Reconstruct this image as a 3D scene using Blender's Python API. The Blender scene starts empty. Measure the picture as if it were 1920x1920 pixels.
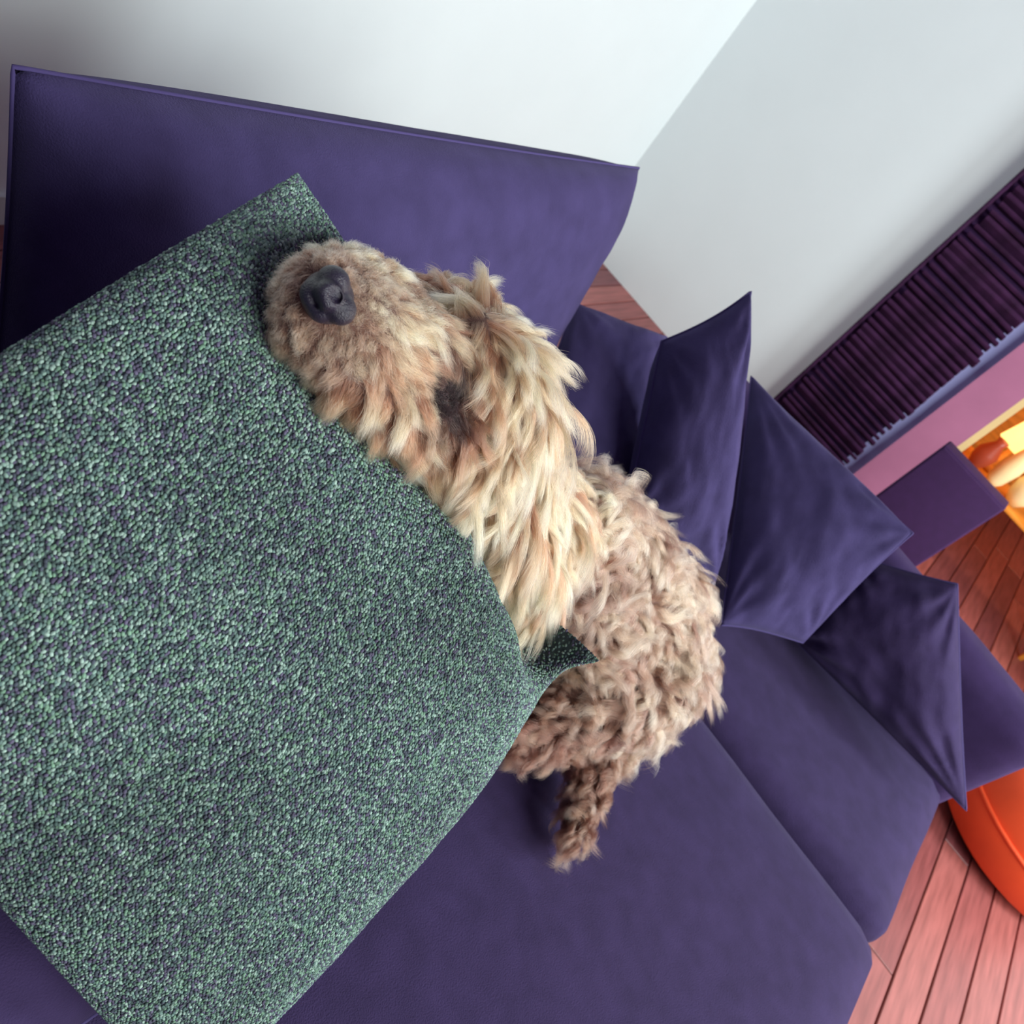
import bpy, bmesh, math, random
import numpy as np
from mathutils import Vector, Matrix, noise, kdtree

scene = bpy.context.scene
C = bpy.context.scene.collection

# ------------------------------------------------------------------ camera
F_PX = 1500.0
PITCH, UPANG, YAW, CAMH = math.radians(38), math.radians(47.8), math.radians(17), 1.25
CAM = np.array([0.0, 0.0, CAMH])
_fw = Vector((-math.sin(YAW) * math.cos(PITCH), math.cos(YAW) * math.cos(PITCH), -math.sin(PITCH)))
_rt = Vector((math.cos(YAW), math.sin(YAW), 0))
_up = _rt.cross(_fw)
ca, sa = math.cos(UPANG), math.sin(UPANG)
IMX = (_rt * sa + _up * ca).normalized()          # image right in the world
IMY = (-_rt * ca + _up * sa).normalized()         # image up in the world
cam_data = bpy.data.cameras.new('camera')
cam = bpy.data.objects.new('camera', cam_data)
C.objects.link(cam)
rot = Matrix((IMX, IMY, -_fw)).transposed()
cam.matrix_world = Matrix.Translation(Vector(CAM)) @ rot.to_4x4()
cam_data.sensor_width = 36
cam_data.lens = F_PX / 1920 * 36
cam_data.clip_start = 0.02
cam_data.dof.use_dof = True
cam_data.dof.focus_distance = 0.6
cam_data.dof.aperture_fstop = 11
scene.camera = cam

def ray(px, py):
    v = IMX * ((px - 960) / F_PX) + IMY * ((960 - py) / F_PX) + _fw
    return np.array(v)
def at(px, py, depth): return CAM + ray(px, py) * depth
def atx(px, py, x): r = ray(px, py); return CAM + r * (x / r[0])
def aty(px, py, y): r = ray(px, py); return CAM + r * (y / r[1])
def atz(px, py, z): r = ray(px, py); return CAM + r * ((z - CAMH) / r[2])

# ------------------------------------------------------------------ light
world = bpy.data.worlds.new('world'); scene.world = world
world.use_nodes = True
bg = world.node_tree.nodes['Background']
bg.inputs[0].default_value = (0.50, 0.36, 0.62, 1)
bg.inputs[1].default_value = 0.29

def area(name, loc, target, size, power, col, size_y=None):
    d = bpy.data.lights.new(name, 'AREA'); d.energy = power; d.color = col
    d.shape = 'RECTANGLE'; d.size = size; d.size_y = size_y or size
    o = bpy.data.objects.new(name, d); C.objects.link(o)
    o.location = loc
    o.rotation_euler = (Vector(target) - Vector(loc)).to_track_quat('-Z', 'Y').to_euler()
    return o
# daylight through the big window in the right-hand wall
area('window_daylight', (2.4, 0.35, 2.0), (0.0, 1.0, 0.6), 1.9, 126, (0.95, 1.0, 0.93), 1.5)
area('far_wall_fill', (2.4, 1.95, 1.8), (-0.7, 2.9, 0.9), 0.6, 85, (0.92, 1.0, 1.0), 1.3)  # added fill lamp to brighten the far wall

vs = scene.view_settings
scene.display_settings.display_device = 'sRGB'
vs.view_transform = 'Standard'; vs.look = 'None'; vs.gamma = 1; vs.exposure = 0.0
vs.use_curve_mapping = False

# ------------------------------------------------------------------ helpers
def lin(r, g, b):
    return tuple(((c / 255) / 12.92 if c / 255 <= 0.04045 else ((c / 255 + 0.055) / 1.055) ** 2.4) for c in (r, g, b)) + (1,)

def mat(name, col, rough=0.7, noise_scale=None, var=0.15, bump=0.0, bump_scale=None, spec=0.3, sheen=0.0, stretch=None):
    m = bpy.data.materials.new(name); m.use_nodes = True
    nt = m.node_tree; b = nt.nodes['Principled BSDF']
    b.inputs['Roughness'].default_value = rough
    b.inputs['Specular IOR Level'].default_value = spec
    if sheen: 
        b.inputs['Sheen Weight'].default_value = sheen
        b.inputs['Sheen Tint'].default_value = (0.6, 0.55, 0.9, 1)
    b.inputs['Base Color'].default_value = col
    tc = nt.nodes.new('ShaderNodeTexCoord')
    src = tc.outputs['Object']
    if stretch:
        mp = nt.nodes.new('ShaderNodeMapping'); mp.inputs['Scale'].default_value = stretch
        nt.links.new(src, mp.inputs[0]); src = mp.outputs[0]
    if noise_scale:
        n = nt.nodes.new('ShaderNodeTexNoise'); n.inputs['Scale'].default_value = noise_scale
        n.inputs['Detail'].default_value = 5
        nt.links.new(src, n.inputs['Vector'])
        r = nt.nodes.new('ShaderNodeValToRGB')
        r.color_ramp.elements[0].position = 0.3; r.color_ramp.elements[1].position = 0.7
        r.color_ramp.elements[0].color = tuple(c * (1 - var) for c in col[:3]) + (1,)
        r.color_ramp.elements[1].color = tuple(min(1, c * (1 + var)) for c in col[:3]) + (1,)
        nt.links.new(n.outputs['Fac'], r.inputs[0]); nt.links.new(r.outputs[0], b.inputs['Base Color'])
    if bump:
        n2 = nt.nodes.new('ShaderNodeTexNoise'); n2.inputs['Scale'].default_value = bump_scale or 300
        n2.inputs['Detail'].default_value = 3
        nt.links.new(src, n2.inputs['Vector'])
        bp = nt.nodes.new('ShaderNodeBump'); bp.inputs['Strength'].default_value = bump
        bp.inputs['Distance'].default_value = 0.002
        nt.links.new(n2.outputs['Fac'], bp.inputs['Height']); nt.links.new(bp.outputs[0], b.inputs['Normal'])
    return m

def emit(name, col, strength):
    m = bpy.data.materials.new(name); m.use_nodes = True
    b = m.node_tree.nodes['Principled BSDF']
    b.inputs['Base Color'].default_value = col
    b.inputs['Emission Color'].default_value = col; b.inputs['Emission Strength'].default_value = strength
    return m

def tag(o, label=None, cat=None, group=None, kind=None):
    if label: o['label'] = label
    if cat: o['category'] = cat
    if group: o['group'] = group
    if kind: o['kind'] = kind
    return o

def empty(name, loc=(0, 0, 0)):
    o = bpy.data.objects.new(name, None); C.objects.link(o); o.location = loc
    o.empty_display_size = 0.05
    return o

def link(name, me, m, parent=None, smooth=False):
    o = bpy.data.objects.new(name, me); C.objects.link(o)
    if m: me.materials.append(m)
    if smooth:
        me.polygons.foreach_set('use_smooth', [True] * len(me.polygons)); me.update()
    if parent:
        o.parent = parent
        o.matrix_parent_inverse = Matrix.Translation(-Vector(parent.location))
    return o

def bm_obj(name, bm, m, parent=None, smooth=False):
    me = bpy.data.meshes.new(name); bm.to_mesh(me); bm.free()
    return link(name, me, m, parent, smooth)

def add_box(bm, lo, hi, bevel=0.0, seg=2):
    lo, hi = Vector(lo), Vector(hi)
    r = bmesh.ops.create_cube(bm, size=1)
    vs_ = r['verts']
    for v in vs_:
        v.co = Vector((lo.x + (v.co.x + .5) * (hi.x - lo.x), lo.y + (v.co.y + .5) * (hi.y - lo.y), lo.z + (v.co.z + .5) * (hi.z - lo.z)))
    if bevel:
        es = list({e for v in vs_ for e in v.link_edges})
        bmesh.ops.bevel(bm, geom=es, offset=bevel, segments=seg, profile=0.5, affect='EDGES')

def box(name, lo, hi, m, parent=None, bevel=0.0, seg=3, smooth=False):
    bm = bmesh.new(); add_box(bm, lo, hi, bevel, seg)
    return bm_obj(name, bm, m, parent, smooth or bevel > 0)

def lathe(name, prof, m, loc, parent=None, n=32):
    bm = bmesh.new(); rings = []
    for r, z in prof:
        rings.append([bm.verts.new((loc[0] + r * math.cos(2 * math.pi * i / n), loc[1] + r * math.sin(2 * math.pi * i / n), loc[2] + z)) for i in range(n)])
    for a, b in zip(rings, rings[1:]):
        for i in range(n):
            bm.faces.new((a[i], a[(i + 1) % n], b[(i + 1) % n], b[i]))
    bm.faces.new(list(reversed(rings[0]))); bm.faces.new(rings[-1])
    return bm_obj(name, bm, m, parent, True)

def soft_slab(bm, lo, hi, puff, n=24, r=0.05, seed=0, wr=0.0):
    """upholstered block: rounded box whose top crowns a little"""
    lo, hi = np.array(lo), np.array(hi); c = (lo + hi) / 2; h = (hi - lo) / 2
    res = bmesh.ops.create_cube(bm, size=2)
    es = list({e for v in res['verts'] for e in v.link_edges})
    bmesh.ops.subdivide_edges(bm, edges=es, cuts=n, use_grid_fill=True)
    for v in bm.verts:
        if v.tag: continue
        p = np.array(v.co)
        q = p * h
        inner = h - r
        k = np.clip(q, -inner, inner); dlt = q - k; L = np.linalg.norm(dlt)
        if L > 1e-9: q = k + dlt / L * min(r, L if (np.abs(dlt) > 1e-9).sum() < 2 else r)
        crown = puff * (1 - p[0] ** 2) * (1 - p[1] ** 2) * (p[2] > 0)
        w = wr * noise.noise(Vector(q) * 6 + Vector((seed, 0, 0)))
        v.co = Vector(c + q + np.array([0, 0, crown + w]))
        v.tag = True

# ------------------------------------------------------------------ materials
M_sofa = mat('indigo_weave', lin(62, 54, 94), 0.92, 26, 0.14, 0.5, 620, 0.15, 0.1)
M_sofa2 = mat('indigo_weave_seat', lin(52, 41, 76), 0.92, 30, 0.14, 0.5, 620, 0.15, 0.08)
M_frame = mat('indigo_frame', lin(54, 39, 78), 0.9, 30, 0.12, 0.4, 620, 0.15, 0.05)
M_pipe = mat('seam_thread', lin(70, 60, 108), 0.85)
M_white = mat('white_paint', lin(220, 227, 229), 0.6, 3, 0.02)
M_ward = mat('white_lacquer', lin(206, 214, 214), 0.45, 3, 0.015)
M_coolshade = mat('white_paint_cool_shade', lin(178, 184, 240), 0.7, 4, 0.04)  # white wall beside the screen, its bluish shade put into the colour
M_pink = mat('trim_warm_spill', lin(172, 108, 140), 0.6, 9, 0.06)  # pink stands for warm light on the doorway edge, coloured in
M_cream = mat('cream_jamb', lin(226, 196, 140), 0.55, 9, 0.05)
M_slat = mat('plum_slat', lin(52, 24, 54), 0.75, 22, 0.4, 0.3, 60, 0.15)
M_dark = mat('aubergine_fabric', lin(58, 30, 74), 0.85, 40, 0.1, 0.2, 400)
M_orange = mat('orange_leather', lin(232, 84, 44), 0.6, 10, 0.08, 0.15, 150)
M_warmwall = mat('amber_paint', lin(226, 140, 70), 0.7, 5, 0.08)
M_wood = [mat('red_oak_%s' % s, lin(*c), 0.42, 7, 0.25, 0.1, 40, 0.4, stretch=(10, 0.9, 4)) for s, c in (('a', (142, 80, 78)), ('b', (128, 70, 70)), ('c', (152, 88, 84)), ('d', (118, 66, 70)))]
M_under = mat('subfloor', lin(84, 46, 50), 0.8)

# ------------------------------------------------------------------ the room
def struct(name, lo, hi, m, parent=None):
    o = box(name, lo, hi, m, parent)
    if not parent: o['kind'] = 'structure'
    return o

floor = struct('floor', (-1.5, -1.6, -0.05), (2.6, 5.4, -0.012), M_under)
rnd = random.Random(3)
pm = {}
W, GAP = 0.092, 0.004
for i in range(int(4.1 / W)):
    x0 = -1.5 + i * W
    y = -1.6 - rnd.uniform(0, 0.9)
    while y < 5.4:
        L = rnd.choice((0.9, 1.2, 1.5))
        a, b = max(y, -1.6), min(y + L, 5.4)
        y += L
        if b - a < 0.1: continue
        if b < 1.2 and -0.7 < x0 < 0.5: continue          # under the sofa, never seen
        mi = rnd.randrange(4)
        key = (round(b - a, 2), mi)
        if key not in pm:
            bm = bmesh.new(); add_box(bm, (0, 0, -0.012), (W - GAP, b - a - GAP, 0), 0.002, 1)
            me = bpy.data.meshes.new('plank'); bm.to_mesh(me); bm.free(); me.materials.append(M_wood[mi]); pm[key] = me
        o = bpy.data.objects.new('plank', pm[key]); C.objects.link(o)
        o.location = (x0, a, 0); o.parent = floor

TX0 = (aty(1606, 891, 2.97)[0] + aty(1920, 634, 2.97)[0]) / 2
TX1 = (aty(1785, 839, 2.97)[0] + aty(1920, 753, 2.97)[0]) / 2
TX2 = TX1 + 0.022
print('TX', TX0, TX1)
struct('wall_left', (-1.62, -1.6, 0), (-1.5, 3.12, 2.5), M_white)
struct('wall_far', (-1.5, 3.0, 0), (-0.2, 3.12, 2.5), M_white)
struct('wall_far_return', (-0.2, 3.0, 0), (TX0, 3.12, 2.5), M_coolshade)
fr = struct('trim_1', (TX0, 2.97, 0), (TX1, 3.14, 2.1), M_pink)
struct('trim_2', (TX1, 2.97, 0), (TX2, 3.2, 2.1), M_cream)
struct('wall_doorway_head', (TX0, 3.0, 2.1), (1.3, 3.12, 2.5), M_white)
struct('wall_beyond_doorway', (1.3, 3.0, 0), (2.6, 3.12, 2.5), M_white)
struct('baseboard_left', (-1.5, -1.6, 0), (-1.485, 3.0, 0.07), M_ward)
# lit room through the doorway
struct('wall_inner_far', (-0.1, 5.3, 0), (2.6, 5.4, 2.5), M_warmwall)
struct('wall_inner_left', (-0.1, 3.2, 0), (0.0, 5.3, 2.5), M_warmwall)
# right-hand wall with the window the daylight comes through
wr_ = struct('wall_right', (2.5, -1.6, 0), (2.62, 3.12, 0.9), M_white)
struct('wall_right_upper', (2.5, -1.6, 2.45), (2.62, 3.12, 2.7), M_white)
struct('wall_right_end', (2.5, 2.92, 0.9), (2.62, 3.12, 2.45), M_white)
struct('wall_right_pier', (2.5, 1.42, 0.9), (2.62, 1.62, 2.45), M_white)
for nm, y0, y1 in (('window_1', -0.7, 1.42), ('added_window_2', 1.62, 2.92)):  # the second window is added, unseen, to go with the far wall fill
    wf = tag(empty(nm, (2.56, y0, 0.9)), kind='structure')
    ym = (y0 + y1) / 2
    for lo, hi in (((2.53, y0, 0.9), (2.59, y1, 0.96)), ((2.53, y0, 2.39), (2.59, y1, 2.45)), ((2.53, y0, 0.96), (2.59, y0 + .06, 2.39)), ((2.53, y1 - .06, 0.96), (2.59, y1, 2.39)), ((2.53, ym - .03, 0.96), (2.59, ym + .03, 2.39))):
        box('window_frame', lo, hi, M_ward, wf)

# ------------------------------------------------------------------ sofa
YA, XF = 1.60, 0.58
sofa = tag(empty('sofa', (0, 0.5, 0)), 'long dark indigo fabric sofa the dog lies on', 'sofa')
bm = bmesh.new(); add_box(bm, (-0.62, -0.9, 0.06), (XF - 0.02, YA + 0.09, 0.27), 0.03, 3)
bm_obj('base', bm, M_frame, sofa, True)
for y0, y1, s in ((-0.9, 0.08, 1), (0.085, 1.118, 2), (1.124, YA, 3)):
    bm = bmesh.new(); soft_slab(bm, (-0.60, y0, 0.25), (XF, y1, 0.415), 0.012, 22, 0.045, s, 0.004)
    bm_obj('seat_cushion', bm, M_sofa2, sofa, True)
bm = bmesh.new(); soft_slab(bm, (-0.64, -0.9, 0.06), (-0.55, YA + 0.02, 0.44), 0.004, 20, 0.035, 5, 0.002)
bm_obj('back_frame', bm, M_frame, sofa, True)
bm = bmesh.new(); soft_slab(bm, (-0.38, YA - 0.04, 0.06), (XF + 0.01, YA + 0.08, 0.635), 0.008, 26, 0.05, 7, 0.004)
bm_obj('arm', bm, M_frame, sofa, True)
for x, y in ((-0.52, 1.5), (0.48, 1.5), (-0.52, -0.8), (0.48, -0.8)):
    lathe('foot', ((0.02, 0), (0.028, 0.06)), M_dark, (x, y, 0), sofa, 12)

# ------------------------------------------------------------------ cushions
def pillow_grid(c4, thick, nu=44, nv=44, p=2.4, inset=0.05, wr=0.006, seed=0, k=0.5, wf_=3.0, curl=None, crease=0.0, rnd_c=0.0, under=1.0):
    a, b, c, d = [np.array(x, float) for x in c4]
    N = np.cross(b - a, d - a); N /= np.linalg.norm(N)
    if N @ (CAM - (a + b + c + d) / 4) < 0: N = -N
    us = np.sin(np.linspace(-1, 1, nu) * math.pi / 2) * 0.5 + np.linspace(-1, 1, nu) * 0.5
    vv = np.sin(np.linspace(-1, 1, nv) * math.pi / 2) * 0.5 + np.linspace(-1, 1, nv) * 0.5
    cen = (a + b + c + d) / 4
    top = np.zeros((nu, nv, 3)); bot = np.zeros((nu, nv, 3))
    for i, u in enumerate(us):
        for j, v in enumerate(vv):
            uu = u * (1 - inset * (1 - v * v)); v2 = v * (1 - inset * (1 - u * u))
            if rnd_c:
                cq = rnd_c * min(1, 2.2 * abs(u)) * min(1, 2.2 * abs(v)) * (1.0 if u > 0 and v < 0 else 0.16)
                uu, v2 = uu * math.sqrt(1 - cq * v * v / 2), v2 * math.sqrt(1 - cq * u * u / 2)
            s, t = (uu + 1) / 2, (v2 + 1) / 2
            P = a * (1 - s) * (1 - t) + b * s * (1 - t) + c * s * t + d * (1 - s) * t
            pr = max(0, (1 - abs(u) ** p) * (1 - abs(v) ** p)) ** k
            w = noise.fractal(Vector((u * wf_ * 0.5, v * wf_ * 0.5, seed * 7.3)), 1.0, 2.1, 4) * wr * min(1, pr * 1.6)
            if crease:
                cr = 0
                for su, sv in ((-1, -1), (1, -1), (1, 1), (-1, 1)):
                    du, dv = u - su, v - sv; dist = math.hypot(du, dv); ang = math.atan2(dv * -sv, du * -su)
                    cr += math.sin(ang * 13 + seed + su * 2 + dist * 2) * math.exp(-((dist - 0.45) / 0.35) ** 2)
                w += crease * cr * min(1, pr * 2)
            lift = 0
            if curl:
                for su, sv, amt, rad in curl:
                    lift += amt * max(0, 1 - math.hypot(u - su, v - sv) / rad) ** 2
            top[i, j] = P + N * (thick / 2 * pr + w + lift)
            bot[i, j] = P - N * (thick / 2 * pr * under - w * 0.4 - lift)
    return top, bot, N

def pillow_mesh(name, top, bot):
    nu, nv, _ = top.shape
    bm = bmesh.new()
    T = [[bm.verts.new(top[i, j]) for j in range(nv)] for i in range(nu)]
    B = [[T[i][j] if i in (0, nu - 1) or j in (0, nv - 1) else bm.verts.new(bot[i, j]) for j in range(nv)] for i in range(nu)]
    for i in range(nu - 1):
        for j in range(nv - 1):
            bm.faces.new((T[i][j], T[i + 1][j], T[i + 1][j + 1], T[i][j + 1]))
            try: bm.faces.new((B[i][j], B[i][j + 1], B[i + 1][j + 1], B[i + 1][j]))
            except ValueError: pass
    bmesh.ops.recalc_face_normals(bm, faces=bm.faces)
    me = bpy.data.meshes.new(name); bm.to_mesh(me); bm.free()
    return me

def tube_along(name, pts, r, m, parent, n=6, closed=True):
    bm = bmesh.new(); pts = [Vector(p) for p in pts]; rings = []
    L = len(pts)
    for i in range(L):
        t = (pts[(i + 1) % L] - pts[i - 1]).normalized()
        s = t.orthogonal().normalized() if i == 0 else (s - t * s.dot(t)).normalized()
        q = t.cross(s)
        rings.append([bm.verts.new(pts[i] + (s * math.cos(2 * math.pi * k / n) + q * math.sin(2 * math.pi * k / n)) * r) for k in range(n)])
    for i in range(L if closed else L - 1):
        a, b = rings[i], rings[(i + 1) % L]
        for k in range(n): bm.faces.new((a[k], a[(k + 1) % n], b[(k + 1) % n], b[k]))
    return bm_obj(name, bm, m, parent, True)

def pillow(name, label, cat, c4, thick, m, group=None, piping=True, **kw):
    top, bot, N = pillow_grid(c4, thick, **kw)
    o = link(name, pillow_mesh(name, top, bot), m, None, True)
    tag(o, label, cat, group)
    if piping:
        nu, nv, _ = top.shape
        rim = [top[i, 0] for i in range(nu)] + [top[-1, j] for j in range(1, nv)] + [top[i, -1] for i in range(nu - 2, -1, -1)] + [top[0, j] for j in range(nv - 2, 0, -1)]
        tube_along('seam', rim, 0.0018, M_pipe, o)
    return o

BG = 'loose indigo back cushions'
pillow('back_cushion', 'wide upright indigo back cushion directly behind the dog\'s head', 'cushion',
       ((-0.52, 0.285, 0.45), (-0.50, 1.165, 0.43), (-0.57, 1.155, 0.91), (-0.58, 0.285, 0.90)), 0.17, M_sofa, BG, p=5, inset=0.015, wr=0.010, seed=1)
pillow('back_cushion', 'shadowed indigo back cushion at the green cushion\'s far upper side, partly cut by the frame', 'cushion',
       ((-0.52, -0.6, 0.44), (-0.52, 0.275, 0.44), (-0.58, 0.275, 0.89), (-0.58, -0.6, 0.89)), 0.17, M_sofa, BG, p=5, inset=0.015, wr=0.010, seed=2)
pillow('back_cushion', 'low slumped indigo cushion between the wide back cushion and the pointed pillow', 'cushion',
       (atz(975, 850, 0.47), atz(1165, 945, 0.47), atx(1250, 632, -0.43), atx(1078, 568, -0.55)), 0.10, M_sofa, BG, p=4, inset=0.02, wr=0.008, seed=3, crease=0.002)
TG = 'indigo throw pillows by the sofa arm'
pillow('throw_pillow', 'indigo throw pillow standing on edge with one sharp corner pointing up', 'pillow',
       (atz(1165, 985, 0.50), atz(1335, 1115, 0.47), aty(1408, 546, 1.22), aty(1240, 640, 1.20)), 0.17, M_sofa, TG, inset=0.04, wr=0.010, seed=4, crease=0.004, p=2.6)
pillow('throw_pillow', 'square indigo throw pillow leaning on the arm, corner poking out over the arm', 'pillow',
       (atz(1352, 1172, 0.46), aty(1505, 1205, 1.35), aty(1712, 1000, 1.44), aty(1408, 705, 1.50)), 0.11, M_sofa, TG, inset=0.03, wr=0.010, seed=5, crease=0.003)
pillow('throw_pillow', 'creased indigo pillow resting lowest along the inside of the sofa arm', 'pillow',
       (aty(1480, 1190, 1.44), aty(1812, 1520, 1.44), aty(1795, 1095, 1.49), aty(1600, 1040, 1.49)), 0.13, M_sofa2, TG, inset=0.02, wr=0.012, seed=6, crease=0.005)

# balls that make up the dog's figure (the cushion is pressed in under them)
def D(px, py, dep, rpx):            # a ball seen at that pixel, radius given in photo pixels
    return (at(px, py, dep), rpx * dep / F_PX)
chains = [
    # muzzle, skull, neck, chest, body, rump
    [D(600, 560, .470, 84), D(655, 598, .492, 98), D(725, 655, .522, 104), D(800, 700, .57, 112), D(880, 728, .60, 118)],
    [D(880, 728, .60, 118), D(935, 830, .645, 92), D(950, 920, .69, 98), D(1010, 985, .77, 104), D(1085, 985, .88, 98), D(1150, 1070, .98, 112), D(1195, 1150, 1.05, 122), D(1205, 1235, 1.08, 120), D(1160, 1300, 1.08, 104)],
    # far side of the muzzle
    [D(625, 545, .49, 78), D(680, 545, .515, 72), D(740, 590, .54, 70)],
    # lower jaw and cheek
    [D(572, 602, .465, 64), D(640, 682, .482, 62), D(730, 752, .512, 68), D(818, 812, .552, 80)],
    # far brow and cheek
    [D(735, 590, .58, 62), D(820, 600, .615, 70), D(905, 660, .62, 82)],
    # brow and crown
    [D(885, 640, .575, 62), D(960, 700, .59, 62), D(975, 790, .61, 56)],
    # near ear flap
    [D(965, 790, .595, 44), D(915, 850, .585, 54), D(862, 890, .58, 48), D(815, 885, .575, 30)],
    # shoulder and foreleg towards the cushion corner
    [D(925, 925, .655, 82), D(960, 1025, .69, 74), D(985, 1090, .72, 60), D(960, 1135, .715, 42), D(968, 1165, .73, 28)],
    # thigh and hind leg
    [D(1205, 1245, 1.06, 112), D(1120, 1310, 1.02, 92), D(1030, 1345, .97, 66), D(965, 1370, .94, 44)],
    # flank
    [D(1080, 1080, .93, 80), D(1120, 1180, 1.0, 100), D(1140, 1250, 1.03, 100)],
    # buttock and tail
    [D(1190, 1300, 1.08, 84), D(1135, 1385, 1.05, 50), D(1112, 1445, 1.02, 38), D(1098, 1500, 1.00, 31), D(1075, 1560, .97, 24)],
]

# green bouclé cushion leaning towards the sofa back
P2, P1 = at(556, 306, 0.51), at(1142, 1192, 0.755)
e1 = (P2 - P1) / np.linalg.norm(P2 - P1)
rr = ray(872, 1500); tq = ((P1 - CAM) @ e1) / (rr @ e1); Q = CAM + rr * tq
w1 = (Q - P1) / np.linalg.norm(Q - P1)
P4 = P1 + w1 * 0.50
P3 = at(-620, 1030, 0.33)
gtop, gbot, GN = pillow_grid((P4, P1, P2, P3), 0.13, 110, 110, p=2.6, inset=0.012, wr=0.006, seed=9, wf_=3.4, k=0.58, curl=((1, -1, 0.045, 0.30),), rnd_c=0.58, under=0.4)
press = np.zeros(gtop.shape[:2])
for ci_ in (0, 2, 3, 5, 6, 7):
    for (p, r), (q, r2) in zip(chains[ci_], chains[ci_][1:]):
        for t in np.linspace(0, 1, 8):
            c, R_ = p * (1 - t) + q * t, (r * (1 - t) + r2 * t) + 0.004
            h = (gtop - c) @ GN; l2 = ((gtop - c) ** 2).sum(2) - h * h
            low = -np.sqrt(np.clip(R_ * R_ - l2, 0, None))
            press = np.maximum(press, np.where(l2 < R_ * R_, np.clip(h - low, 0, 0.11), 0))
for _ in range(28):                                  # soften the dent, never above the dog
    pp = np.pad(press, 1, mode='edge')
    press = np.maximum(press, (pp[:-2, 1:-1] + pp[2:, 1:-1] + pp[1:-1, :-2] + pp[1:-1, 2:]) / 4)
gtop -= press[:, :, None] * GN; gbot -= press[:, :, None] * GN
M_gbase = mat('green_cushion_backing', lin(64, 78, 80), 0.95, 200, 0.3)
gc = link('boucle_cushion', pillow_mesh('boucle_cushion', gtop, gbot), M_gbase, None, True)
tag(gc, 'large grey-green bouclé cushion in the foreground under the dog\'s chin', 'cushion')

def surf(grid, s, t):
    nu, nv, _ = grid.shape
    x = np.clip(s * (nu - 1), 0, nu - 1.001); y = np.clip(t * (nv - 1), 0, nv - 1.001)
    i = x.astype(int); j = y.astype(int); fx = (x - i)[:, None]; fy = (y - j)[:, None]
    return grid[i, j] * (1 - fx) * (1 - fy) + grid[i + 1, j] * fx * (1 - fy) + grid[i + 1, j + 1] * fx * fy + grid[i, j + 1] * (1 - fx) * fy

rng = np.random.default_rng(5)
def loops(name, grid, parent, nr, ncol, seedcol, flip=1):
    ii, jj = np.meshgrid(np.arange(nr), np.arange(ncol), indexing='ij')
    # even spacing in metres: the grid is denser at its rim, so go through arc length
    def arc(line):
        L = np.r_[0, np.cumsum(np.linalg.norm(np.diff(line, axis=0), axis=1))]; return L / L[-1]
    au, av = arc(grid[:, grid.shape[1] // 2]), arc(grid[grid.shape[0] // 2])
    ku, kv = np.linspace(0, 1, len(au)), np.linspace(0, 1, len(av))
    s = (ii + 0.5 * (jj % 2) + rng.normal(0, 0.2, ii.shape)) / nr; t = (jj + rng.normal(0, 0.2, ii.shape)) / ncol
    s, t = np.clip(s.ravel(), 0.002, 0.998), np.clip(t.ravel(), 0.002, 0.998)
    s, t = np.interp(s, au, ku), np.interp(t, av, kv)
    P = surf(grid, s, t)
    du = surf(grid, np.clip(s + .006, 0, 1), t) - surf(grid, np.clip(s - .006, 0, 1), t)
    dv = surf(grid, s, np.clip(t + .006, 0, 1)) - surf(grid, s, np.clip(t - .006, 0, 1))
    n = np.cross(du, dv); n /= np.linalg.norm(n, axis=1)[:, None] + 1e-12
    n[(n @ GN) * flip < 0] *= -1
    du /= np.linalg.norm(du, axis=1)[:, None] + 1e-12
    dv = np.cross(n, du)
    K = len(P)
    ang = 0.6 + rng.normal(0, 0.5, K)
    A = du * np.cos(ang)[:, None] + dv * np.sin(ang)[:, None]; Bv = np.cross(n, A)
    bm = bmesh.new(); bmesh.ops.create_icosphere(bm, subdivisions=1, radius=1)
    bm.verts.ensure_lookup_table()
    iv = np.array([v.co[:] for v in bm.verts]); fi = np.array([[v.index for v in f.verts] for f in bm.faces]); bm.free()
    sz = rng.uniform(0.8, 1.25, K)[:, None, None]
    V = P[:, None] + n[:, None] * 0.0004 + sz * (iv[None, :, :1] * 0.0016 * A[:, None] + iv[None, :, 1:2] * 0.00105 * Bv[:, None] + iv[None, :, 2:] * 0.00105 * n[:, None])
    Fc = (fi[None] + (np.arange(K) * len(iv))[:, None, None]).reshape(-1, 3)
    me = bpy.data.meshes.new(name)
    me.vertices.add(K * len(iv)); me.vertices.foreach_set('co', V.reshape(-1))
    me.loops.add(Fc.size); me.loops.foreach_set('vertex_index', Fc.reshape(-1))
    me.polygons.add(len(Fc)); me.polygons.foreach_set('loop_start', np.arange(len(Fc)) * 3)
    me.update(calc_edges=True)
    cols = np.array([lin(*c)[:3] for c in seedcol])
    patch = np.array([noise.noise(Vector(p) * 9) for p in P])
    ci = cols[rng.integers(0, len(cols), K)] * np.clip(rng.normal(0.97, 0.2, K) + patch * 0.3, 0.45, 1.7)[:, None]
    at_ = me.attributes.new('yarn', 'FLOAT_COLOR', 'POINT')
    at_.data.foreach_set('color', np.repeat(np.c_[ci, np.ones(K)], len(iv), axis=0).reshape(-1))
    m = mat('boucle_yarn', lin(90, 115, 108), 0.85, spec=0.2)
    na = m.node_tree.nodes.new('ShaderNodeAttribute'); na.attribute_name = 'yarn'
    m.node_tree.links.new(na.outputs['Color'], m.node_tree.nodes['Principled BSDF'].inputs['Base Color'])
    o = link(name, me, m, parent, True); o['kind'] = 'stuff'
    return o
YARN = [(90, 112, 108), (112, 136, 128), (66, 72, 84), (80, 102, 100), (130, 152, 144), (82, 78, 100), (100, 130, 112)]
loops('yarn_loops', gtop, gc, 205, 255, YARN)
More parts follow.
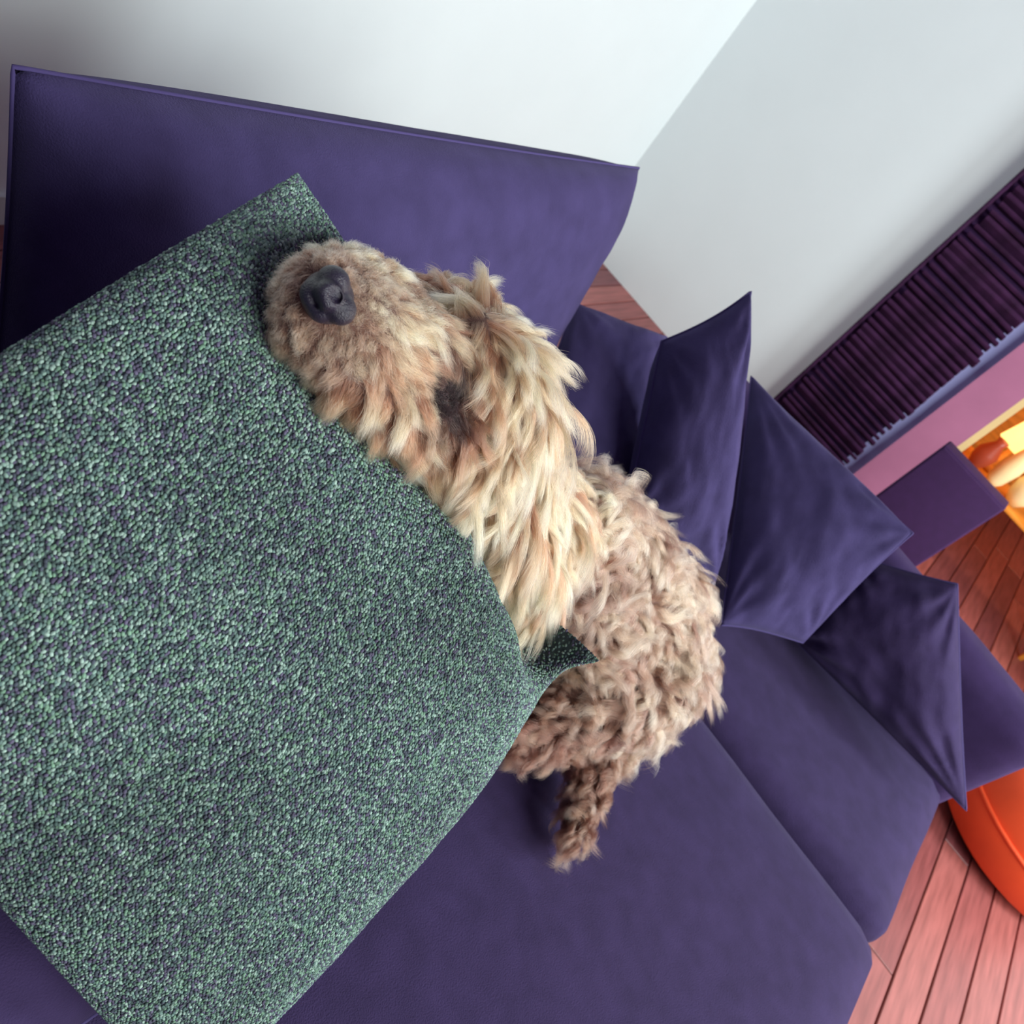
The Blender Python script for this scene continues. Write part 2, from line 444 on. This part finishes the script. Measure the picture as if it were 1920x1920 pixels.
# pillow that props the green cushion up on the seat
pillow('prop_pillow', 'plain indigo pillow wedged under the green cushion', 'pillow',
       ((-0.40, -0.05, 0.505), (-0.40, 0.45, 0.505), (-0.02, 0.40, 0.505), (-0.02, -0.05, 0.505)), 0.15, M_sofa2, None, p=3, seed=11)

# ------------------------------------------------------------------ dog
bm = bmesh.new()
for ch in chains:
    for (p, r), (q, s) in zip(ch, ch[1:]):
        n = max(2, int(np.linalg.norm(q - p) / (0.25 * min(r, s))) + 1)
        for k in range(n + 1):
            t = k / n
            bmesh.ops.create_icosphere(bm, subdivisions=3, radius=r * (1 - t) + s * t, matrix=Matrix.Translation(Vector(p * (1 - t) + q * t)))
tmp_me = bpy.data.meshes.new('dog_balls'); bm.to_mesh(tmp_me); bm.free()
tmp = bpy.data.objects.new('dog_balls', tmp_me); C.objects.link(tmp)
rm = tmp.modifiers.new('r', 'REMESH'); rm.mode = 'VOXEL'; rm.voxel_size = 0.0045
sm = tmp.modifiers.new('s', 'SMOOTH'); sm.factor = 0.5; sm.iterations = 10
dg = bpy.context.evaluated_depsgraph_get()
skin = bpy.data.meshes.new_from_object(tmp.evaluated_get(dg)); skin.name = 'body'
bpy.data.objects.remove(tmp); bpy.data.meshes.remove(tmp_me)
# eye sockets pressed in
eyeL, eyeR = at(818, 722, .531), at(748, 592, .545)
dog = tag(empty('dog', at(1180, 1200, 1.1)), 'curly cream and apricot dog lying with its chin on the green cushion', 'dog')
M_skin = mat('fur_base', lin(84, 60, 54), 0.9, 60, 0.2)
body = link('body', skin, M_skin, dog, True)

# --- nose
M_nose = mat('nose_leather', lin(25, 18, 40), 0.34, 90, 0.2, 0.5, 1200, 0.6)
bm = bmesh.new()
for px, py, dp, rp in ((614, 558, .446, 50), (624, 530, .438, 33), (592, 552, .438, 31), (638, 580, .440, 31), (605, 575, .440, 32), (614, 555, .430, 30)):
    p, r = D(px, py, dp, rp)
    bmesh.ops.create_icosphere(bm, subdivisions=3, radius=r, matrix=Matrix.Translation(Vector(p)))
me = bpy.data.meshes.new('n'); bm.to_mesh(me); bm.free()
tmp = bpy.data.objects.new('n', me); C.objects.link(tmp)
rm = tmp.modifiers.new('r', 'REMESH'); rm.mode = 'VOXEL'; rm.voxel_size = 0.0009
sm = tmp.modifiers.new('s', 'SMOOTH'); sm.factor = 0.5; sm.iterations = 22
dg = bpy.context.evaluated_depsgraph_get()
nme = bpy.data.meshes.new_from_object(tmp.evaluated_get(dg)); nme.name = 'nose'
bpy.data.objects.remove(tmp)
nostrils = [(at(590, 562, .425), .0040), (at(630, 550, .422), .0042)]
for v in nme.vertices:
    p = np.array(v.co)
    for c, r in nostrils:
        d_ = np.linalg.norm(p - c - np.array(_fw) * 0.002)
        if d_ < r * 2.2: v.co = v.co + _fw * 0.0075 * math.exp(-(d_ / r) ** 2)
link('nose', nme, M_nose, dog, True)
M_eye = mat('eye', lin(16, 10, 18), 0.2, spec=0.5)
for e_ in (eyeL, eyeR):
    bm = bmesh.new(); bmesh.ops.create_icosphere(bm, subdivisions=3, radius=0.0080, matrix=Matrix.Translation(Vector(e_)))
    bm_obj('eye', bm, M_eye, dog, True)

# --- fur: locks of strands grown on the body
nv_ = len(skin.vertices)
VC = np.empty(nv_ * 3); skin.vertices.foreach_get('co', VC); VC = VC.reshape(-1, 3)
skin.calc_loop_triangles()
TR = np.empty(len(skin.loop_triangles) * 3, dtype=np.int32); skin.loop_triangles.foreach_get('vertices', TR); TR = TR.reshape(-1, 3)
VN = np.empty(nv_ * 3); skin.vertices.foreach_get('normal', VN); VN = VN.reshape(-1, 3)
a_, b_, c_ = VC[TR[:, 0]], VC[TR[:, 1]], VC[TR[:, 2]]
AR = np.linalg.norm(np.cross(b_ - a_, c_ - a_), axis=1) / 2
rng = np.random.default_rng(11)
TN = VN[TR].mean(1); TCn = (a_ + b_ + c_) / 3
def project(P):
    v = P - CAM; dep = v @ np.array(_fw)
    return np.c_[960 + F_PX * (v @ np.array(IMX)) / dep, 960 - F_PX * (v @ np.array(IMY)) / dep], dep
toc = CAM - TCn; toc /= np.linalg.norm(toc, axis=1)[:, None]
facing = (TN * toc).sum(1)
# body coordinates: a spine the coat is combed along
spine = np.array([at(*q) for q in ((600, 570, .47), (725, 650, .53), (880, 720, .60), (950, 880, .68), (1010, 1000, .78), (1110, 1020, .92), (1195, 1150, 1.05), (1200, 1250, 1.08), (1135, 1385, 1.05), (1098, 1500, 1.00), (1075, 1560, .97))])
spx, _ = project(spine)
def sample(n, wgt):
    pr = AR * wgt; pr /= pr.sum()
    t = rng.choice(len(AR), n, p=pr)
    r1 = np.sqrt(rng.random(n)); r2 = rng.random(n)
    w = np.c_[1 - r1, r1 * (1 - r2), r1 * r2][:, :, None]
    P = (VC[TR[t]] * w).sum(1); N = (VN[TR[t]] * w).sum(1); N /= np.linalg.norm(N, axis=1)[:, None]
    return P, N
def seg_param(P):
    """nearest place on the spine: index along it and the direction there"""
    best = np.full(len(P), 9e9); idx = np.zeros(len(P)); tan = np.zeros_like(P)
    for i in range(len(spine) - 1):
        a, b = spine[i], spine[i + 1]; ab = b - a
        t = np.clip(((P - a) @ ab) / (ab @ ab), 0, 1)
        d2 = np.linalg.norm(P - a - t[:, None] * ab, axis=1)
        m = d2 < best; best[m] = d2[m]; idx[m] = i + t[m]; tan[m] = ab / np.linalg.norm(ab)
    return idx, tan
idxT, _ = seg_param(TCn)
headT = np.clip((4.2 - idxT) / 0.6, 0, 1)
dens = (0.55 + 1.3 * headT) * np.where(facing < -0.25, 0.18, 1.0)
NG, NS = 3300, 460000
GP, GNn = sample(NG, (0.8 + 0.75 * headT) * np.where(facing < -0.25, 0.18, 1.0))
gi, gt = seg_param(GP)
gpx, gdep = project(GP)
nz = lambda P, s, o: np.array([noise.noise_vector(Vector(p) * s + Vector((o, o, o))) for p in P])
N1, N2 = nz(GP, 19, 1.7), nz(GP, 60, 5.1)
grav = np.array([0.0, 0.0, -1.0])
def sm01(x, a, b): t = np.clip((x - a) / (b - a), 0, 1); return t * t * (3 - 2 * t)
head = 1 - sm01(gi, 3.4, 4.3)
muz = 1 - sm01(gi, 0.9, 1.9)
tail = sm01(gi, 7.6, 8.3)
fl = gt * (0.22 * head + 0.55 * (1 - head) + 0.6 * tail)[:, None] + grav * (1.0 * head + 0.25 * (1 - head))[:, None] + N1 * (0.75 * head + 1.7 * (1 - head))[:, None] * (1 - 0.6 * muz)[:, None] + N2 * 0.45
# strands beside the muzzle sweep away from the nose leather and down the cheek
nose_c = at(612, 560, .45)
away = GP - nose_c; dn = np.linalg.norm(away, axis=1); away /= dn[:, None]
fl += away * (muz * 0.9)[:, None]
# brow falls forward over the eyes
brow = np.exp(-((gpx[:, 0] - 920) / 70) ** 2 - ((gpx[:, 1] - 650) / 70) ** 2)
fl += np.array(-IMX * 0.1 - IMY * 0.7)[None] * brow[:, None]
fl -= GNn * (fl * GNn).sum(1)[:, None]
fl /= np.linalg.norm(fl, axis=1)[:, None] + 1e-9
short_top = np.exp(-((gpx[:, 0] - 690) / 75) ** 2 - ((gpx[:, 1] - 545) / 75) ** 2)
eye_d = np.minimum(np.linalg.norm(GP - eyeL, axis=1), np.linalg.norm(GP - eyeR, axis=1))
farc = np.exp(-((gpx[:, 0] - 800) / 70) ** 2 - ((gpx[:, 1] - 545) / 35) ** 2)
neck = np.exp(-((gi - 3.0) / 0.8) ** 2)
Lg = (0.050 + 0.014 * neck) * head + 0.048 * (1 - head)
Lg = Lg * (1 - 0.45 * muz) * (1 - 0.6 * short_top) * (1 - 0.55 * farc) * (1 - 0.25 * tail)
Lg *= 0.35 + 0.65 * sm01(dn, 0.022, 0.06)
Lg *= 0.5 + 0.5 * sm01(eye_d, 0.012, 0.03)
Lg *= rng.uniform(0.6, 1.3, NG)
fly = (rng.random(NG) < 0.03) & (muz < 0.3)
Lg *= np.where(fly, 1.35, 1.0)
eyez = np.exp(-((gpx[:, 0] - 842) / 44) ** 2 - ((gpx[:, 1] - 742) / 92) ** 2)
Lg *= 1 - 0.62 * eyez
lift = (0.9 * fly + 0.42 + 0.25 * (1 - head) - 0.12 * muz + rng.normal(0, 0.10, NG)).clip(0.12, 1.4)
K = 8
S = np.linspace(0, 1, K)
side = np.cross(GNn, fl)
bend = rng.normal(0, 0.6, NG) + N2[:, 0] * 1.2
curlA = (0.0042 * head + 0.0075 * (1 - head)) * rng.uniform(0.4, 1.4, NG) * (1 - 0.7 * muz)
ph = rng.uniform(0, 6.28, NG); fq = (0.9 * head + 1.6 * (1 - head)) * rng.uniform(0.7, 1.3, NG)
G = np.zeros((NG, K, 3)); G[:, 0] = GP
for k in range(1, K):
    s = S[k]
    d = fl + GNn * (lift * (1 - 1.05 * s))[:, None] + side * (bend * s)[:, None] + grav * 0.25 * s
    d /= np.linalg.norm(d, axis=1)[:, None]
    G[:, k] = G[:, k - 1] + d * (Lg / (K - 1))[:, None]
for k in range(1, K):
    s = S[k]
    aa = ph + 6.28 * fq * s
    G[:, k] += (curlA * s ** 0.7)[:, None] * ((np.cos(aa) - np.cos(ph))[:, None] * side + 0.7 * (np.sin(aa) - np.sin(ph))[:, None] * GNn)
# strands
SP, SN = sample(NS, dens)
kd = kdtree.KDTree(NG)
for i, p in enumerate(GP): kd.insert(p, i)
kd.balance()
gidx = np.fromiter((kd.find(p)[1] for p in SP), dtype=np.int64, count=NS)
rel = G[gidx] - GP[gidx][:, None]
off = SP - GP[gidx]
clump = (0.74 - 0.25 * muz[gidx] - 0.06 * (1 - head[gidx])) + rng.uniform(-0.45, 0.22, NS)
lenf = rng.uniform(0.70, 1.06, NS)
PT = np.zeros((NS, K, 3))
j1 = rng.normal(0, 1, (NS, 3)); j2 = rng.normal(0, 1, (NS, 3))
for k in range(K):
    s = S[k]
    keep = 1 - clump * min(1, s * 1.15) ** 1.1
    PT[:, k] = SP + rel[:, k] * lenf[:, None] - off * (1 - keep)[:, None] + (j1 * 0.0016 * s * s + j2 * 0.0009 * math.sin(s * 6)) 
# keep the nose leather clear of hair
nd = np.linalg.norm(SP - at(612, 556, .44), axis=1)
ok = nd > 0.0165
hp = bpy.data.hair_curves.new('fur')
PT = PT[ok]; gk = gidx[ok]; n_ok = len(PT)
hp.add_curves([K] * n_ok)
hp.attributes['position'].data.foreach_set('vector', PT.reshape(-1).astype(np.float32))
rad = np.tile(np.array([1.0, 1.0, 1.0, .95, .9, .75, .5, .15]) * 0.00008, (n_ok, 1)) * (0.75 + 0.35 * (1 - head[gk]) + 0.2)[:, None]
ra = hp.attributes.get('radius') or hp.attributes.new('radius', 'FLOAT', 'POINT')
ra.data.foreach_set('value', rad.reshape(-1).astype(np.float32))
# coat colours: cream locks over apricot, browner low on the body, dark round the eyes (tear stain plus painted socket shade), red-brown far cheek
cream, apri, brown, mauve, darkc = [np.array(lin(*c)[:3]) for c in ((248, 234, 188), (186, 136, 104), (112, 72, 60), (182, 148, 132), (22, 13, 20))]
mixv = np.clip(0.46 + 0.7 * N1[:, 1] - 0.15 * muz + rng.normal(0, 0.34, NG), 0, 1)[:, None]
hc = apri * (1 - mixv) + cream * mixv
bc = (brown * 0.65 + mauve * 0.35) * (1 - mixv) + (mauve * 0.72 + cream * 0.28) * mixv
gcol = hc * head[:, None] + bc * (1 - head)[:, None]
low = (tail * 0.75)[:, None]; gcol = gcol * (1 - low) + brown * low
fc = np.clip(farc * 0.9, 0, 1)[:, None]; gcol = gcol * (1 - fc) + brown * fc
tanm = np.array(lin(152, 126, 108)[:3])
mz = (muz * 0.85 * (1 - sm01(dn, 0.025, 0.07)))[:, None]; gcol = gcol * (1 - mz) + tanm * mz
nb = (np.exp(-((gpx[:, 0] - 645) / 40) ** 2 - ((gpx[:, 1] - 612) / 26) ** 2) * 0.45)[:, None]; gcol = gcol * (1 - nb) + darkc * nb
ed = (1 - sm01(eye_d, 0.010, 0.036))[:, None] * 0.92; gcol = gcol * (1 - ed) + darkc * ed
halo = (np.exp(-((gpx[:, 0] - 838) / 66) ** 2 - ((gpx[:, 1] - 735) / 105) ** 2) * 0.7)[:, None]; gcol = gcol * (1 - halo) + brown * halo
tear_shade = (np.clip(eyez * 1.15, 0, 0.95))[:, None]; gcol = gcol * (1 - tear_shade) + darkc * tear_shade
sx, sy = (gpx[:, 0] - 705) * 0.66 + (gpx[:, 1] - 570) * 0.75, (gpx[:, 0] - 705) * 0.75 - (gpx[:, 1] - 570) * 0.66
bridge_highlight = (np.exp(-(sy / 14) ** 2 - (np.clip(np.abs(sx - 45) - 40, 0, None) / 14) ** 2) * 0.9)[:, None]; gcol = gcol * (1 - bridge_highlight) + cream * bridge_highlight  # highlight along the muzzle bridge painted into the coat
scol = gcol[gk] * np.clip(rng.normal(1, 0.24, n_ok), 0.45, 1.6)[:, None]
rootc = scol * np.array([0.27, 0.17, 0.165])  # roots darkened to paint shade into the gaps between locks
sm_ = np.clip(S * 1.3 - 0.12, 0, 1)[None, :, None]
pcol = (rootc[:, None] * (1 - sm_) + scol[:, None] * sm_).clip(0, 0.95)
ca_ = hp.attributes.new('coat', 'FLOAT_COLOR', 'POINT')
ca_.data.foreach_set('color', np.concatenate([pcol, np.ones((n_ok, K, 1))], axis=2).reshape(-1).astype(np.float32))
M_fur = bpy.data.materials.new('coat'); M_fur.use_nodes = True
nt = M_fur.node_tree; nt.nodes.remove(nt.nodes['Principled BSDF'])
out = nt.nodes['Material Output']
hb = nt.nodes.new('ShaderNodeBsdfHairPrincipled'); hb.parametrization = 'COLOR'
hb.inputs['Roughness'].default_value = 0.45; hb.inputs['Radial Roughness'].default_value = 0.6
na = nt.nodes.new('ShaderNodeAttribute'); na.attribute_name = 'coat'
nt.links.new(na.outputs['Color'], hb.inputs['Color']); nt.links.new(hb.outputs[0], out.inputs['Surface'])
hp.materials.append(M_fur)
fur = bpy.data.objects.new('fur', hp); C.objects.link(fur)
fur.parent = dog; fur.matrix_parent_inverse = Matrix.Translation(-Vector(dog.location))
fur['kind'] = 'stuff'

# ------------------------------------------------------------------ far things
sc_ = tag(empty('slatted_screen', (-0.25, 2.97, 0)), 'tall dark plum screen of stacked horizontal slats against the white wall', 'screen')
box('back_panel', (-0.437, 2.975, 0), (-0.108, 2.998, 2.1), M_dark, sc_)
box('stile', (-0.444, 2.945, 0), (-0.432, 2.998, 2.1), M_slat, sc_, 0.003)
bm = bmesh.new(); add_box(bm, (-0.165, -0.018, -0.004), (0.165, 0.018, 0.004), 0.0025, 1)
for v in bm.verts:
    y, z = v.co.y, v.co.z; v.co.y = y * 0.8; v.co.z = z * 1.7 - y * 0.5
sl = bpy.data.meshes.new('slat'); bm.to_mesh(sl); bm.free(); sl.materials.append(M_slat)
for i in range(76):
    o = bpy.data.objects.new('slat', sl); C.objects.link(o); o.parent = sc_
    o.matrix_parent_inverse = Matrix.Translation(-Vector(sc_.location))
    o.location = (-0.258 + rnd.uniform(-0.003, 0.012), 2.96, 0.03 + i * 0.027)
    o.rotation_euler = (rnd.uniform(-0.45, 0.3), rnd.uniform(-0.02, 0.02), rnd.uniform(-0.015, 0.015))

sp = tag(empty('floor_cabinet', (0.18, 2.6, 0)), 'square dark aubergine cabinet standing on the wood floor behind the arm', 'cabinet')
box('carcass', (0.052, 2.51, 0.03), (0.287, 2.585, 0.615), M_dark, sp, 0.005)
box('front_panel', (0.056, 2.50, 0.04), (0.283, 2.51, 0.61), M_dark, sp, 0.003)
for x in (0.08, 0.26):
    for y in (2.53, 2.565): lathe('foot', ((0.012, 0), (0.015, 0.032)), M_slat, (x, y, 0), sp, 10)

pf = tag(empty('pouf', (1.04, 2.42, 0)), 'round orange pouf on the floor past the end of the sofa arm', 'pouf')
lathe('body', ((0.02, 0.01), (0.2, 0.0), (0.27, 0.04), (0.30, 0.14), (0.295, 0.24), (0.25, 0.31), (0.12, 0.338), (0.02, 0.34)), M_orange, (1.04, 2.42, 0), pf, 40)
tube_along('seam', [(1.04 + 0.302 * math.cos(t * 0.157), 2.42 + 0.302 * math.sin(t * 0.157), 0.16) for t in range(40)], 0.006, M_orange, pf)

# lit shelf corner seen through the doorway
M_gold = mat('honey_wood', lin(210, 134, 50), 0.4, 8, 0.25, 0.1, 40, stretch=(1, 1, 8))
M_ivory = mat('ivory_glaze', lin(240, 220, 170), 0.3)
M_rust = mat('rust_glaze', lin(150, 62, 40), 0.4)
cb = tag(empty('console_table', (0.5, 3.66, 0)), 'slim honey wood console table in the lamplit room through the doorway', 'table')
box('top', (0.14, 3.53, 0.345), (0.95, 3.80, 0.362), M_gold, cb, 0.004)
for x in (0.16, 0.92):
    for y in (3.55, 3.78):
        box('leg', (x - .009, y - .009, 0), (x + .009, y + .009, 0.345), M_gold, cb)
bp_ = tag(box('panel', (0.10, 4.42, 0.0), (0.50, 4.46, 1.6), M_gold, None, 0.004), 'upright honey wood panel standing behind the console table', 'panel')
def vase(label, prof, m, loc): tag(lathe('vase', prof, m, loc, None, 20), label, 'vase', 'vases on the lamplit console table')
vase('slim ivory vase on the console table nearest the lamp', ((.02, 0), (.035, .03), (.042, .10), (.03, .2), (.016, .26), (.022, .3)), M_ivory, (0.292, 3.58, 0.362))
vase('short rust coloured vase in front of the lamp on the console table', ((.02, 0), (.04, .04), (.045, .08), (.02, .13), (.024, .15)), M_rust, (0.195, 3.57, 0.362))
vase('round ivory vase on the console table, farthest from the lamp', ((.025, 0), (.05, .04), (.06, .09), (.04, .15), (.02, .18), (.03, .2)), M_ivory, (0.40, 3.61, 0.362))
lm = tag(empty('table_lamp', (0.245, 3.71, 0.362)), 'glowing table lamp at the back of the console table', 'lamp')
lathe('base', ((.04, 0), (.04, .012), (.012, .025), (.010, .14)), M_gold, (0.245, 3.71, 0.362), lm, 16)
lathe('shade', ((.075, .13), (.05, .30)), emit('lamp_shade', lin(255, 205, 120), 2.2), (0.245, 3.71, 0.362), lm, 24)
pl = bpy.data.lights.new('lamp_glow', 'POINT'); pl.energy = 24; pl.color = (1.0, 0.62, 0.30); pl.shadow_soft_size = 0.12
po = bpy.data.objects.new('lamp_glow', pl); C.objects.link(po); po.location = (0.85, 4.0, 1.6)
po2d = bpy.data.lights.new('lamp_bulb', 'POINT'); po2d.energy = 1.6; po2d.color = (1.0, 0.68, 0.36); po2d.shadow_soft_size = 0.05
po2 = bpy.data.objects.new('lamp_bulb', po2d); C.objects.link(po2); po2.location = (0.33, 3.50, 0.72)
